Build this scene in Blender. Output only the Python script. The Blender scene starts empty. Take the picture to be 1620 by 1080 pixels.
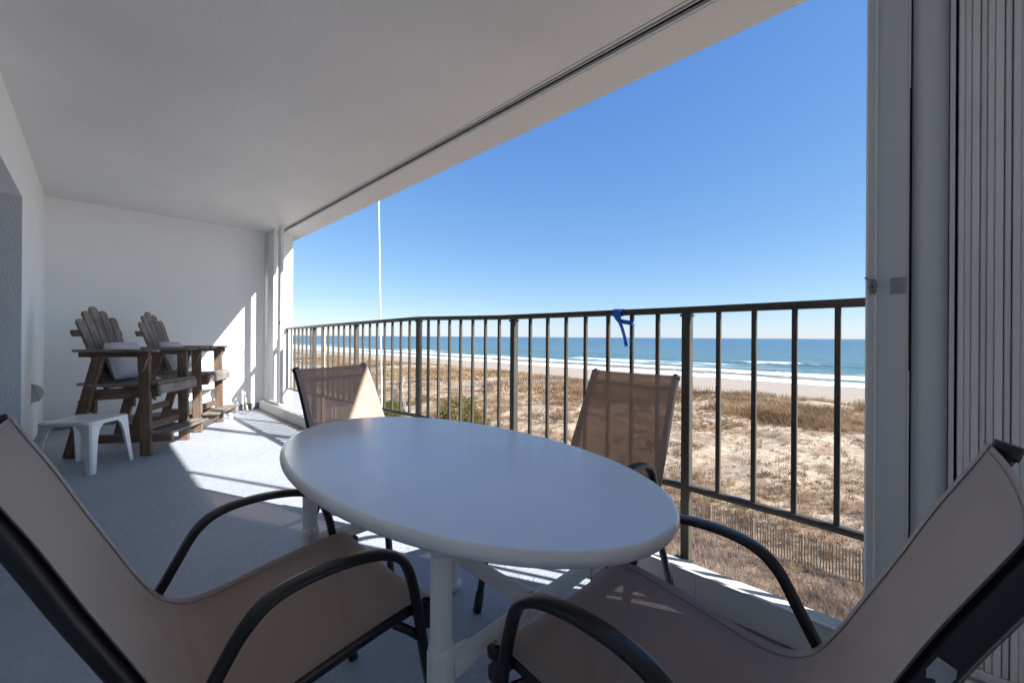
import bpy, math, random
import numpy as np
from mathutils import Vector, Matrix
R = math.radians
random.seed(7)
rng = np.random.default_rng(11)
sc = bpy.context.scene
C = sc.collection

# ------------------------------------------------------------------ camera, sky, sun, exposure
YAW = math.atan2(660, 642)                       # heading of the lens, clockwise from +Y
cam_d = bpy.data.cameras.new('camera')
cam = bpy.data.objects.new('camera', cam_d); C.objects.link(cam); sc.camera = cam
cam_d.sensor_width = 36; cam_d.lens = 36 * 642 / 1620
cam_d.shift_y = -0.0045
cam_d.clip_start = 0.02; cam_d.clip_end = 100000
cam.location = (0, 0, 1.1)
cam.matrix_world = (Matrix.Translation((0, 0, 1.1)) @ Matrix.Rotation(-YAW, 4, 'Z')
                    @ Matrix.Rotation(R(90), 4, 'X') @ Matrix.Rotation(R(0.36), 4, 'Z'))

SUN = Vector((1.0, -2.2, 1.52)).normalized()     # towards the sun
elev = math.asin(SUN.z); azim = math.atan2(SUN.x, SUN.y)
w = bpy.data.worlds.new("World"); sc.world = w; w.use_nodes = True
nt = w.node_tree; nt.nodes.clear()
EXPO = 1.72; SKYK = 1/(.10*2**EXPO)
sky = nt.nodes.new('ShaderNodeTexSky'); sky.sky_type = 'NISHITA'; sky.sun_disc = False
sky.sun_elevation = elev; sky.sun_rotation = azim
sky.air_density = 0.8; sky.dust_density = 0.15; sky.ozone_density = 3.5; sky.altitude = 100
bg = nt.nodes.new('ShaderNodeBackground'); bg.inputs['Strength'].default_value = 0.10
wo = nt.nodes.new('ShaderNodeOutputWorld')
sp = nt.nodes.new('ShaderNodeSeparateColor'); cm = nt.nodes.new('ShaderNodeCombineColor')
nt.links.new(sky.outputs[0], sp.inputs[0])
for i_, (g_, k_) in enumerate(((.88, .1727), (.68, .2566), (.36, .520))):     # camera-like tone response of the clear sky
    pw = nt.nodes.new('ShaderNodeMath'); pw.operation = 'POWER'; pw.inputs[1].default_value = g_
    ml = nt.nodes.new('ShaderNodeMath'); ml.operation = 'MULTIPLY'; ml.inputs[1].default_value = k_*SKYK
    nt.links.new(sp.outputs[i_], pw.inputs[0]); nt.links.new(pw.outputs[0], ml.inputs[0]); nt.links.new(ml.outputs[0], cm.inputs[i_])
nt.links.new(cm.outputs[0], bg.inputs[0]); nt.links.new(bg.outputs[0], wo.inputs[0])
sd = bpy.data.lights.new('sun', 'SUN'); sd.energy = 4.0; sd.angle = R(0.5); sd.color = (1.0, 0.965, 0.91)
so = bpy.data.objects.new('sun', sd); C.objects.link(so)
so.rotation_mode = 'QUATERNION'; so.rotation_quaternion = SUN.to_track_quat('Z', 'Y'); so.location = (20, -44, 30)
sc.view_settings.view_transform = 'Standard'; sc.view_settings.look = 'None'
sc.view_settings.exposure = EXPO; sc.view_settings.gamma = 1
sc.render.film_transparent = False
sc.cycles.max_bounces = 10; sc.cycles.diffuse_bounces = 6; sc.cycles.transparent_max_bounces = 24
sc.cycles.use_denoising = True

# ------------------------------------------------------------------ materials
def srgb(r, g, b):
    f = lambda c: (c/255/12.92) if c/255 <= .04045 else ((c/255+.055)/1.055)**2.4
    return (f(r), f(g), f(b), 1)
class NT:
    def __init__(s, name):
        s.m = bpy.data.materials.new(name); s.m.use_nodes = True; s.t = s.m.node_tree; s.t.nodes.clear()
        s.out = s.n('ShaderNodeOutputMaterial')
    def n(s, typ, **k):
        o = s.t.nodes.new(typ)
        for a, b in k.items():
            if a.startswith('_'): setattr(o, a[1:], b)
            else: o.inputs[a.replace('__', ' ')].default_value = b
        return o
    def l(s, a, b): s.t.links.new(a, b)
    def coord(s, which='Object', scale=(1,1,1), rot=(0,0,0)):
        c = s.n('ShaderNodeTexCoord'); mp = s.n('ShaderNodeMapping'); mp.inputs['Scale'].default_value = scale
        mp.inputs['Rotation'].default_value = rot
        s.l(c.outputs[which], mp.inputs[0]); return mp.outputs[0]
    def noise(s, vec, scale, detail=4, rough=.55, dist=0):
        o = s.n('ShaderNodeTexNoise', Scale=scale, Detail=detail, Roughness=rough, Distortion=dist); s.l(vec, o.inputs['Vector']); return o.outputs['Fac']
    def ramp(s, fac, stops, interp='LINEAR'):
        o = s.n('ShaderNodeValToRGB'); cr = o.color_ramp; cr.interpolation = interp
        while len(cr.elements) < len(stops): cr.elements.new(.5)
        for e, (p, c) in zip(cr.elements, stops): e.position = p; e.color = c if len(c) == 4 else (*c, 1)
        s.l(fac, o.inputs[0]); return o.outputs[0]
    def mix(s, fac, a, b, mode='MIX'):
        o = s.n('ShaderNodeMix', _data_type='RGBA', _blend_type=mode)
        for v, i in ((fac, 0), (a, 6), (b, 7)):
            if hasattr(v, 'links'): s.l(v, o.inputs[i])
            else: o.inputs[i].default_value = v
        return o.outputs[2]
    def math(s, op, a, b=0.0):
        o = s.n('ShaderNodeMath', _operation=op)
        for v, i in ((a, 0), (b, 1)):
            if hasattr(v, 'links'): s.l(v, o.inputs[i])
            else: o.inputs[i].default_value = v
        return o.outputs[0]
    def bump(s, h, strength=.3, dist=.01):
        o = s.n('ShaderNodeBump', Strength=strength, Distance=dist); s.l(h, o.inputs['Height']); return o.outputs[0]
    def pbr(s, col, rough=.5, spec=.5, metal=0, nrm=None, **k):
        p = s.n('ShaderNodeBsdfPrincipled')
        for v, nme in ((col, 'Base Color'), (rough, 'Roughness'), (spec, 'Specular IOR Level'), (metal, 'Metallic')):
            if hasattr(v, 'links'): s.l(v, p.inputs[nme])
            else: p.inputs[nme].default_value = v
        for a, b in k.items(): p.inputs[a.replace('__', ' ')].default_value = b
        if nrm is not None: s.l(nrm, p.inputs['Normal'])
        return p.outputs[0]
    def fin(s, sh): s.l(sh, s.out.inputs[0]); return s.m

def m_paint(name, col, bump=.25, scale=60, rough=.6, dirt=.06, spec=.4, dist=.004, stain=1.3):
    n = NT(name); v = n.coord()
    big = n.noise(v, stain, 5, .6); d = tuple(c*(1-dirt*2.2) for c in col[:3]) + (1,)
    c = n.mix(n.ramp(big, [(.35, (0,0,0)), (.7, (1,1,1))]), d, col)
    h = n.noise(v, scale, 5, .6)
    return n.fin(n.pbr(c, rough, spec, nrm=n.bump(h, bump, dist)))

MAT = {}
MAT['wall'] = m_paint('white_wall_paint', (.86,.88,.90,1), .6, 40, .65, .02)
MAT['ceiling'] = m_paint('ceiling_paint', (.79,.80,.815,1), .6, 34, .6, .03)
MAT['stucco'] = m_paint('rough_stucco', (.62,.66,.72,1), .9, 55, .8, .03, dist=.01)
MAT['metal_white'] = m_paint('white_aluminium', (.72,.73,.73,1), .08, 90, .42, .03)
MAT['blade'] = m_paint('grey_aluminium_blade', (.90,.89,.845,1), .08, 70, .45, .05)
MAT['curb'] = m_paint('painted_curb', (.70,.70,.68,1), .15, 30, .55, .05)
MAT['resin'] = m_paint('white_resin', (.86,.865,.86,1), .05, 120, .38, .03)
MAT['dark_void'] = m_paint('dark_groove', (.006,.006,.006,1), .05, 50, .8, .05)
MAT['base_grey'] = m_paint('grey_skirting_paint', (.26,.27,.30,1), .2, 60, .7, .06)
MAT['cover'] = m_paint('grey_plastic', (.62,.63,.65,1), .1, 60, .6, .06)
MAT['blue'] = m_paint('blue_ribbon_film', (.02,.17,.80,1), .1, 90, .45, .08)
MAT['white_label'] = m_paint('worn_white_sticker', (.5,.52,.55,1), .1, 90, .6, .15, stain=30)
MAT['steel'] = m_paint('scratched_steel', (.30,.31,.33,1), .15, 90, .4, .08)
MAT['rope'] = m_paint('white_pole_paint', (.80,.80,.80,1), .1, 60, .5, .03)
MAT['railwhite'] = m_paint('white_timber_paint', (.72,.73,.73,1), .1, 60, .5, .06)

def mat_granular():
    n = NT('granular_concrete'); v = n.coord()
    a = n.noise(v, 160, 3, .7); b = n.noise(v, 5, 4)
    c = n.ramp(a, [(.3, (.38,.38,.37)), (.5, (.60,.60,.58)), (.75, (.74,.74,.72))])
    c = n.mix(n.ramp(b, [(.35,(0,0,0)),(.8,(.25,.25,.25))]), c, (.34,.32,.28,1))
    return n.fin(n.pbr(c, .85, .2, nrm=n.bump(a, .8, .004)))
MAT['granular'] = mat_granular()
def mat_floor():
    n = NT('coated_balcony_floor'); v = n.coord()
    fine = n.noise(v, 75, 3, .7); mid = n.noise(v, 14, 4, .6); big = n.noise(v, 1.1, 5, .6)
    c = n.mix(n.ramp(big, [(.35,(0,0,0)),(.65,(1,1,1))]), (.345,.38,.43,1), (.405,.44,.49,1))
    c = n.mix(n.ramp(fine, [(.42,(0,0,0)),(.72,(.5,.5,.5))]), c, (.50,.52,.56,1))
    c = n.mix(n.ramp(n.noise(v, .55, 6, .7, .8), [(.56,(0,0,0)),(.64,(.28,.28,.28))]), c, (.25,.265,.29,1))
    c = n.mix(n.ramp(n.noise(v, 42, 2, .5), [(.73,(0,0,0)),(.78,(.6,.6,.6))]), c, (.22,.22,.22,1))
    sx = n.n('ShaderNodeSeparateXYZ'); n.l(v, sx.inputs[0]); e = n.n('ShaderNodeMapRange'); n.l(n.math('ADD', sx.outputs[0], n.math('MULTIPLY', n.noise(v, 7, 5, .7), .10)), e.inputs[0])
    for i_, v_ in zip(range(1, 5), (1.705, 1.765, 0, .75)): e.inputs[i_].default_value = v_
    c = n.mix(e.outputs[0], c, (.14,.12,.09,1))
    h = n.math('ADD', n.math('MULTIPLY', fine, .6), mid)
    return n.fin(n.pbr(c, .55, .35, nrm=n.bump(h, .9, .009)))
MAT['floor'] = mat_floor()
def mat_black():
    n = NT('black_powder_coat'); v = n.coord(); h = n.noise(v, 240, 2, .6)
    return n.fin(n.pbr((.012,.013,.016,1), .34, .5, nrm=n.bump(h, .12, .001)))
MAT['black'] = mat_black()
def mat_sling(name, col, transp, thr):
    n = NT(name); uv = n.coord('UV')
    wv = n.n('ShaderNodeTexWave', Scale=125.0, _bands_direction='X'); n.l(uv, wv.inputs[0])
    wh = n.n('ShaderNodeTexWave', Scale=125.0, _bands_direction='Y'); n.l(uv, wh.inputs[0])
    weave = n.math('MULTIPLY', wv.outputs['Fac'], wh.outputs['Fac'])
    c = n.mix(weave, tuple(x*.74 for x in col[:3])+(1,), col)
    st = n.coord('UV', (3, 60, 1)); c = n.mix(n.math('MULTIPLY', n.noise(st, 6, 3), .35), c, tuple(x*1.35 for x in col[:3])+(1,))
    p = n.pbr(c, .62, .3, nrm=n.bump(weave, .3, .001), Sheen__Weight=.45, Sheen__Roughness=.5)
    tl = n.n('ShaderNodeBsdfTranslucent'); n.l(c, tl.inputs[0])
    m1 = n.n('ShaderNodeMixShader', Fac=.03); n.l(p, m1.inputs[1]); n.l(tl.outputs[0], m1.inputs[2])
    tr = n.n('ShaderNodeBsdfTransparent'); tr.inputs[0].default_value = (.62, .47, .37, 1)
    m2 = n.n('ShaderNodeMixShader', Fac=transp); n.l(m1.outputs[0], m2.inputs[1]); n.l(tr.outputs[0], m2.inputs[2])
    return n.fin(m2.outputs[0])
MAT['sling'] = mat_sling('woven_taupe_sling', (.46,.32,.25,1), .14, .5)
MAT['hem'] = mat_sling('sling_hem', (.38,.30,.26,1), .05, .5)
def mat_wood(name, dark, light, grey, wash=.5):
    n = NT(name); uv = n.coord('UV', (2.0, 38, 1)); ob = n.coord('Object')
    oi = n.n('ShaderNodeObjectInfo'); add = n.n('ShaderNodeVectorMath', _operation='ADD'); n.l(uv, add.inputs[0]); n.l(oi.outputs['Random'], add.inputs[1])
    g = n.noise(add.outputs[0], 2.2, 6, .65, .6); b = n.noise(ob, 5.5, 4, .6)
    c = n.ramp(g, [(.28, dark), (.5, light), (.74, grey)])
    c = n.mix(n.ramp(b, [(.42,(0,0,0)),(.68,(wash,)*3)]), c, grey+(1,))
    c = n.mix(n.ramp(n.noise(add.outputs[0], 7, 3, .7), [(.60,(0,0,0)),(.72,(.8,.8,.8))]), c, tuple(x*.4 for x in dark)+(1,))
    return n.fin(n.pbr(c, .78, .25, nrm=n.bump(g, .5, .003)))
MAT['wood'] = mat_wood('weathered_timber', (.06,.036,.024), (.155,.095,.062), (.20,.175,.155))
MAT['wood_top'] = mat_wood('sun_greyed_timber', (.075,.055,.046), (.17,.14,.12), (.30,.27,.25), .75)
MAT['palewood'] = mat_wood('pale_timber', (.42,.36,.30), (.6,.54,.46), (.7,.66,.6))
MAT['picket'] = mat_wood('sand_fence_lath', (.15,.10,.065), (.30,.215,.15), (.42,.34,.265))
MAT['greyfence'] = mat_wood('silver_fence_lath', (.2,.2,.2), (.34,.34,.35), (.46,.46,.47))
def mat_pillow():
    n = NT('striped_cushion_cotton'); uv = n.coord('UV')
    wv = n.n('ShaderNodeTexWave', Scale=4.0, Distortion=.8, _bands_direction='X'); n.l(uv, wv.inputs[0])
    c = n.ramp(wv.outputs['Fac'], [(.3,(.36,.34,.35)),(.6,(.56,.54,.56))])
    return n.fin(n.pbr(c, .9, .1, nrm=n.bump(n.noise(n.coord(), 22, 4), .5, .01)))
MAT['pillow'] = mat_pillow()
def mat_rail():
    n = NT('bronze_rail_paint'); v = n.coord()
    b = n.noise(v, 4, 5, .7); f = n.noise(v, 80, 3)
    c = n.mix(n.ramp(b, [(.35,(0,0,0)),(.7,(1,1,1))]), (.040,.036,.030,1), (.066,.060,.049,1))
    c = n.mix(n.ramp(n.noise(v, 26, 4, .7), [(.66,(0,0,0)),(.72,(.7,.7,.7))]), c, (.16,.145,.12,1))
    return n.fin(n.pbr(c, .42, .5, nrm=n.bump(f, .2, .002)))
MAT['rail'] = mat_rail()
MAT['tanpost'] = m_paint('sunlit_tan_paint', (.60,.53,.43,1), .2, 50, .6, .1, stain=8)  # sun falling on one rail post, put into its base colour
def mat_glass_dark():
    n = NT('dark_door_glass'); return n.fin(n.pbr((.03,.04,.05,1), .05, .8))
MAT['glass'] = mat_glass_dark()

# ------------------------------------------------------------------ mesh helpers
class MB:
    def __init__(s): s.v = []; s.f = []; s.uv = []; s.smooth = []
    def quad(s, ids, uvs=None, smooth=False):
        s.f.append(tuple(ids)); s.uv.append(uvs or [(0,0)]*len(ids)); s.smooth.append(smooth)
    def box(s, c, size, M=None, bev=0.0):
        """box centred at c; UVs run along its longest side"""
        hx, hy, hz = (d/2 for d in size); b = min(bev, hx*.9, hy*.9, hz*.9)
        T = Matrix.Translation(c) @ (M or Matrix.Identity(4))
        h = (hx, hy, hz)
        la = max(range(3), key=lambda i: size[i])
        if b <= 0:
            base = len(s.v); P = [(sx*hx, sy*hy, sz*hz) for sx in (-1,1) for sy in (-1,1) for sz in (-1,1)]
            s.v += [tuple(T @ Vector(p)) for p in P]
            F = [(0,1,3,2),(4,6,7,5),(0,4,5,1),(2,3,7,6),(0,2,6,4),(1,5,7,3)]
            for f in F:
                oth = [a for a in range(3) if a != la]
                s.quad([base+i for i in f], [(P[i][la], P[i][oth[0]]+P[i][oth[1]]) for i in f])
            return s
        # bevelled: 24 vertices
        idx = {}; base = len(s.v); P = []
        for sx in (-1,1):
            for sy in (-1,1):
                for sz in (-1,1):
                    for a in range(3):
                        p = [sx*(hx-b), sy*(hy-b), sz*(hz-b)]; p[a] = (sx,sy,sz)[a]*h[a]
                        idx[(sx,sy,sz,a)] = len(P); P.append(tuple(p))
        s.v += [tuple(T @ Vector(p)) for p in P]
        oth = [a for a in range(3) if a != la]
        uvf = lambda i: (P[i][la], P[i][oth[0]]+P[i][oth[1]])
        def add(f):
            vs = [Vector(P[i]) for i in f]; nn = (vs[1]-vs[0]).cross(vs[2]-vs[0]); cc = sum(vs, Vector())/len(vs)
            if nn.dot(cc) < 0: f = f[::-1]
            s.quad([base+i for i in f], [uvf(i) for i in f])
        for a in range(3):
            o = [x for x in range(3) if x != a]
            for sg in (-1,1):
                ring = []
                for q in ((-1,-1),(1,-1),(1,1),(-1,1)):
                    k = [0,0,0]; k[a] = sg; k[o[0]] = q[0]; k[o[1]] = q[1]; ring.append(idx[(*k, a)])
                add(ring)
            for q0 in (-1,1):
                for q1 in (-1,1):
                    def K(t, ax):
                        k = [0,0,0]; k[a] = t; k[o[0]] = q0; k[o[1]] = q1; return idx[(*k, ax)]
                    add([K(-1,o[0]), K(1,o[0]), K(1,o[1]), K(-1,o[1])])
        for sx in (-1,1):
            for sy in (-1,1):
                for sz in (-1,1): add([idx[(sx,sy,sz,a)] for a in range(3)])
        return s
    def bar(s, p, q, wd, th, up=(0,0,1), bev=.003):
        """plank from p to q: wd across (perp. to up), th along up"""
        p = Vector(p); q = Vector(q); d = q-p; L = d.length; x = d/L; u = Vector(up)
        y = u.cross(x)
        if y.length < 1e-4: y = Vector((0,1,0)).cross(x)
        y.normalize(); z = x.cross(y)
        M = Matrix((x, y, z)).transposed().to_4x4()
        return s.box((p+q)/2, (L, wd, th), M, bev)
    def sweep(s, path, a, b, side, n=12, cap=True, power=2.0, closed=False):
        """elliptical tube: a across `side`, b along the normal; path list of points"""
        path = [Vector(p) for p in path]; N = len(path); base = len(s.v); L = 0
        aa = a if hasattr(a, '__len__') else [a]*N; bb = b if hasattr(b, '__len__') else [b]*N
        Ls = []
        for i, p in enumerate(path):
            if i: L += (p-path[i-1]).length
            Ls.append(L)
            t = (path[min(i+1,N-1)]-path[max(i-1,0)]).normalized() if not closed else (path[(i+1)%N]-path[i-1]).normalized()
            sd_ = Vector(side); sd_ = (sd_-t*sd_.dot(t)).normalized(); nn = t.cross(sd_)
            for k in range(n):
                th = 2*math.pi*k/n; cx, sx = math.cos(th), math.sin(th)
                e = 2/power
                X = math.copysign(abs(cx)**e, cx)*aa[i]; Y = math.copysign(abs(sx)**e, sx)*bb[i]
                s.v.append(tuple(p+sd_*X+nn*Y))
        M = N if closed else N-1
        for i in range(M):
            j = (i+1) % N
            for k in range(n):
                k2 = (k+1)%n
                s.quad([base+i*n+k, base+i*n+k2, base+j*n+k2, base+j*n+k],
                       [(Ls[i],k/n*.1),(Ls[i],(k+1)/n*.1),(Ls[j],(k+1)/n*.1),(Ls[j],k/n*.1)], True)
        if cap and not closed:
            s.quad([base+k for k in range(n)][::-1]); s.quad([base+(N-1)*n+k for k in range(n)])
        return s
    def lathe(s, prof, c=(0,0,0), n=24, M=None, flute=0.0, nf=0):
        base = len(s.v); T = Matrix.Translation(c) @ (M or Matrix.Identity(4))
        for r, z in prof:
            for k in range(n):
                th = 2*math.pi*k/n; rr = r*(1-flute*(k%2)) if flute else r
                s.v.append(tuple(T @ Vector((rr*math.cos(th), rr*math.sin(th), z))))
        for i in range(len(prof)-1):
            for k in range(n):
                k2 = (k+1)%n
                s.quad([base+i*n+k, base+i*n+k2, base+(i+1)*n+k2, base+(i+1)*n+k], smooth=not flute)
        s.quad([base+k for k in range(n)][::-1]); s.quad([base+(len(prof)-1)*n+k for k in range(n)])
        return s
    def grid(s, fn, nu, nv, uvs=(1,1), smooth=True):
        base = len(s.v)
        for i in range(nu+1):
            for j in range(nv+1): s.v.append(tuple(fn(i/nu, j/nv)))
        for i in range(nu):
            for j in range(nv):
                a = base+i*(nv+1)+j
                s.quad([a, a+nv+1, a+nv+2, a+1], [(i/nu*uvs[0], j/nv*uvs[1]), ((i+1)/nu*uvs[0], j/nv*uvs[1]),
                        ((i+1)/nu*uvs[0], (j+1)/nv*uvs[1]), (i/nu*uvs[0], (j+1)/nv*uvs[1])], smooth)
        return s
    def build(s, name, mat, parent=None):
        me = bpy.data.meshes.new(name); me.from_pydata(s.v, [], s.f); uvl = me.uv_layers.new(name='UVMap')
        flat = [c for f in s.uv for uv in f for c in uv]
        uvl.data.foreach_set('uv', flat); me.polygons.foreach_set('use_smooth', s.smooth)
        me.materials.append(MAT[mat] if isinstance(mat, str) else mat); me.update()
        o = bpy.data.objects.new(name, me); C.objects.link(o)
        if parent is not None: o.parent = parent
        return o
def tag(o, label=None, cat=None, group=None, kind=None):
    for k, v in (('label', label), ('category', cat), ('group', group), ('kind', kind)):
        if v: o[k] = v
    return o
def empty(name, loc=(0,0,0), rz=0):
    o = bpy.data.objects.new(name, None); C.objects.link(o); o.location = loc; o.rotation_euler = (0,0,rz); o.empty_display_size = .1
    return o
def copy_tree(o, parent=None):
    c = o.copy(); C.objects.link(c); c.parent = parent
    for ch in [x for x in bpy.data.objects if x.parent == o]: copy_tree(ch, c)
    return c
def catmull(P, per=8):
    P = [Vector(p) for p in P]; Q = [P[0]*2-P[1]] + P + [P[-1]*2-P[-2]]; out = []
    for i in range(1, len(Q)-2):
        for k in range(per):
            t = k/per; a, b, c, d = Q[i-1], Q[i], Q[i+1], Q[i+2]
            out.append(.5*((2*b)+(c-a)*t+(2*a-5*b+4*c-d)*t*t+(3*b-a-3*c+d)*t**3))
    out.append(P[-1]); return out
def struct(name, mb, mat, label=None):
    o = mb.build(name, mat); tag(o, label, kind='structure'); return o

# ------------------------------------------------------------------ balcony shell
XL, XR, YN, YF, ZC = -.40, 1.73, -5.2, 7.0, 2.66
struct('floor', MB().box(((XL-.3+2.03)/2, (YN+YF)/2, -.12), (2.03-XL+.3, YF-YN+.4, .24)), 'floor')
struct('ceiling', MB().box(((XL-.3+1.90)/2, (YN+YF)/2, ZC+.11), (1.90-XL+.3, YF-YN+.4, .22)), 'ceiling')
struct('ceiling_soffit', MB().box((2.145, (YN+YF)/2-.1, ZC+.105), (.29, YF-YN+.8, .212), bev=.004), 'ceiling')
struct('ceiling_slab', MB().box(((XL-.3+2.29)/2, (YN+YF)/2, ZC+.28), (2.27-XL+.3, YF-YN+.4, .10)), 'ceiling')
# shutter track set into the ceiling
tk = empty('shutter_track', (1.95, 0, ZC))
tag(tk, 'long grooved metal shutter track running along the ceiling', 'track')
ym, yl = (YN+YF)/2, YF-YN
MB().box((-.036, ym, .02), (.018, yl, .044), bev=.002).box((.036, ym, .022), (.014, yl, .05), bev=.002).box((-.004, ym, .02), (.007, yl, .036), bev=.002).build('track_frame', 'metal_white', tk)
MB().box((0, ym, .024), (.086, yl, .018)).build('groove_shade', 'dark_void', tk)  # black strip filling the track gaps, painted in place of their shade
# walls
mb = MB()
REC0, REC1, RECZ = 2.3, 4.97, 2.17
mb.box((XL-.10, (REC1+YF)/2, ZC/2), (.20, YF-REC1, ZC))
mb.box((XL-.10, (YN+REC0)/2, ZC/2), (.20, REC0-YN, ZC))
mb.box((XL-.10, (REC0+REC1)/2, (RECZ+ZC)/2), (.20, REC1-REC0, ZC-RECZ))
struct('wall', mb, 'wall', 'white painted wall on the left of the balcony with a deep door recess')
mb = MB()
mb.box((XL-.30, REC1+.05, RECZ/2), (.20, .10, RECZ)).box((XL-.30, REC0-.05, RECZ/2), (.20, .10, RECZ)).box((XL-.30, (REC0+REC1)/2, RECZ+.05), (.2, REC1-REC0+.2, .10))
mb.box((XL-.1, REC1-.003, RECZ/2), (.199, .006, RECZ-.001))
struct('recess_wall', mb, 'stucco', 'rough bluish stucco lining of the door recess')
d = empty('sliding_door', (XL-.38, (REC0+REC1)/2, 0)); tag(d, 'glass sliding door set deep in the recess of the left wall', 'door')
L = REC1-REC0
MB().box((0, 0, .04), (.06, L, .08), bev=.004).box((0, 0, RECZ-.04), (.06, L, .08), bev=.004).box((0, L/2-.04, RECZ/2), (.058, .08, RECZ-.16), bev=.004).box((0, -L/2+.04, RECZ/2), (.058, .08, RECZ-.16), bev=.004).box((0, 0, RECZ/2), (.058, .09, RECZ-.16), bev=.004).build('door_frame', 'metal_white', d)
for s_ in (-1, 1): MB().box((-.005, s_*(L/4-.02), RECZ/2), (.012, L/2-.12, RECZ-.16)).build('pane', 'glass', d)
struct('end_wall', MB().box(((XL-.3+1.93)/2, YF+.10, ZC/2), (1.93-XL+.3, .20, ZC)), 'wall', 'white wall closing the far end of the balcony')
struct('rear_wall', MB().box(((XL-.3+2.2)/2, YN-.10, ZC/2), (2.2-XL+.3, .20, ZC)), 'wall')
struct('side_wall', MB().box((1.93, -2.0, ZC/2-.1), (.24, 2.36, ZC+.199)), 'wall', 'white wall pier between two openings of the balcony')
struct('skirting', MB().box(((XL+1.73)/2, YF-.006, .045), (1.73-XL, .012, .09), bev=.002).box((XL+.006, (REC1+YF-.012)/2, .045), (.012, YF-.012-REC1, .09), bev=.002), 'base_grey')
struct('column', MB().box((2.045, 7.0, 1.33), (.23, .20, 2.659)).box((2.045, 7.0, -.2), (.23, .2, .4)), 'wall', 'narrow sunlit white column where the far wall meets the railing')
# kerb under the shutter
cb = struct('kerb', MB().box((1.742, ym, .062), (.024, yl, .124), bev=.004).box((1.736, ym, .127), (.016, yl, .008), bev=.002), 'curb')
struct('kerb_ledge', MB().box((1.792, ym, .057), (.076, yl, .118), bev=.005), 'granular')
mb = MB()
for y in (.62, 1.9, 3.2, 4.5, 5.8):
    mb.box((1.7292, y, .062), (.002, .005, .115))
mb.build('joint', 'granular', cb)
for y in (.58, 2.05, 3.5):
    MB().lathe([(.0005,.006),(.006,.0055),(.009,.003),(.011,0)][::-1], (1.729, y, .052), 14, Matrix.Rotation(R(-90), 4, 'Y')).build('bolt_head', 'curb', cb)

# near shutter: lead post + folded blades
sh = empty('accordion_shutter', (1.85, 0, .13)); tag(sh, 'grey accordion storm shutter folded up at the right beside the camera', 'shutter')
H = ZC-.13-.01
mb = MB()
mb.box((0, .048, H/2), (.075, .106, H), bev=.005)
mb.box((-.041, .074, H/2), (.012, .006, H), bev=.002)
mb.box((-.038, -.0035, H/2), (.006, .005, H), bev=.001)
mb.build('lead_post', 'metal_white', sh)
mb = MB()
def panel(u, v):
    y = -.012-.078*u; x = -.022-.020*math.sin(math.pi*u)**.8
    return (x, y, v*H)
mb.grid(panel, 10, 1).build('curved_cover', 'metal_white', sh)
MB().box((-.03, -.097, H/2), (.05, .010, H), bev=.002).box((-.012, -.05, H/2), (.01, .08, H)).build('cover_edge', 'metal_white', sh)
MB().box((.03, -.46, H/2), (.006, .70, H)).box((.012, -.055, H/2), (.03, .108, H)).build('backing', 'dark_void', sh)
y = -.106; k = 0; pat = [.010,.011,.008,.011,.003,.020,.003,.012,.003,.011,.013,.004]
random.seed(3)
while y > -.80:
    wd = .0115+.0035*((k*7)%3)/2; gap = (.0030, .0010, .0010, .0028, .0012, .0010, .0032)[k % 7]
    y -= gap
    b = MB(); dx = (-.006, 0, -.003, .004, -.001)[k % 5]
    b.box((-.02+dx, y-wd/2, H/2), (.055, wd, H-.02), bev=.0022)
    b.build('blade', 'blade', sh); y -= wd; k += 1
MB().box((-.015, -.40, .005), (.13, .80, .01), bev=.002).box((-.082, -.40, .012), (.008, .80, .024), bev=.002).build('bottom_track', 'metal_white', sh)
# lock and worn instruction sticker
lk = MB().box((-.046, .082, 1.145), (.018, .022, .05), bev=.006).lathe([(.013,0),(.013,.012),(.010,.016)], (-.052, .082, 1.143), 18, Matrix.Rotation(R(-90), 4, 'Y')).build('lock', 'steel', sh)
MB().box((-.0688, .082, 1.141), (.002, .003, .010)).build('keyhole', 'dark_void', lk)
MB().bar((-.05, .088, 1.165), (-.052, .103, 1.176), .009, .005).build('lock_lever', 'steel', lk)
lb = MB().box((-.0385, .021, 1.143), (.001, .038, .055)).build('sticker', 'white_label', sh)
mb = MB()
for i, (z, w0) in enumerate([(.023,.034),(.013,.030),(.006,.033),(0,.026),(-.006,.034),(-.012,.022),(-.018,.016)]):
    mb.box((-.0392, .021+(.034-w0)/2, 1.143+z), (.0006, w0, .0022 if i else .004))
mb.build('print_lines', 'steel', lb)
MB().box((-.0412, -.006, 1.32), (.001, .004, .9)).build('dark_line', 'dark_void', sh)  # thin dark upright line at the edge of the lead post

# far shutter stack
fs = empty('accordion_shutter', (1.85, 6.99, .13)); tag(fs, 'white accordion storm shutter folded against the far end wall', 'shutter')
MB().box((0, -.585, H/2), (.042, .11, H), bev=.005).box((-.024, -.545, H/2), (.008, .01, H), bev=.002).build('lead_post', 'metal_white', fs)
y = -.30
while y < -.03:
    MB().box((-.0, y, H/2), (.048, .028, H), bev=.006).build('blade', 'metal_white', fs); y += .033
MB().box((-.01, -.33, .008), (.10, .64, .016), bev=.003).build('bottom_track', 'metal_white', fs)
MB().box((-.028, -.60, 1.145), (.02, .025, .05), bev=.006).build('lock', 'steel', fs)
MB().box((-.06, -.012, H/2), (.012, .02, H), bev=.002).build('wall_channel', 'metal_white', fs)

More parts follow.
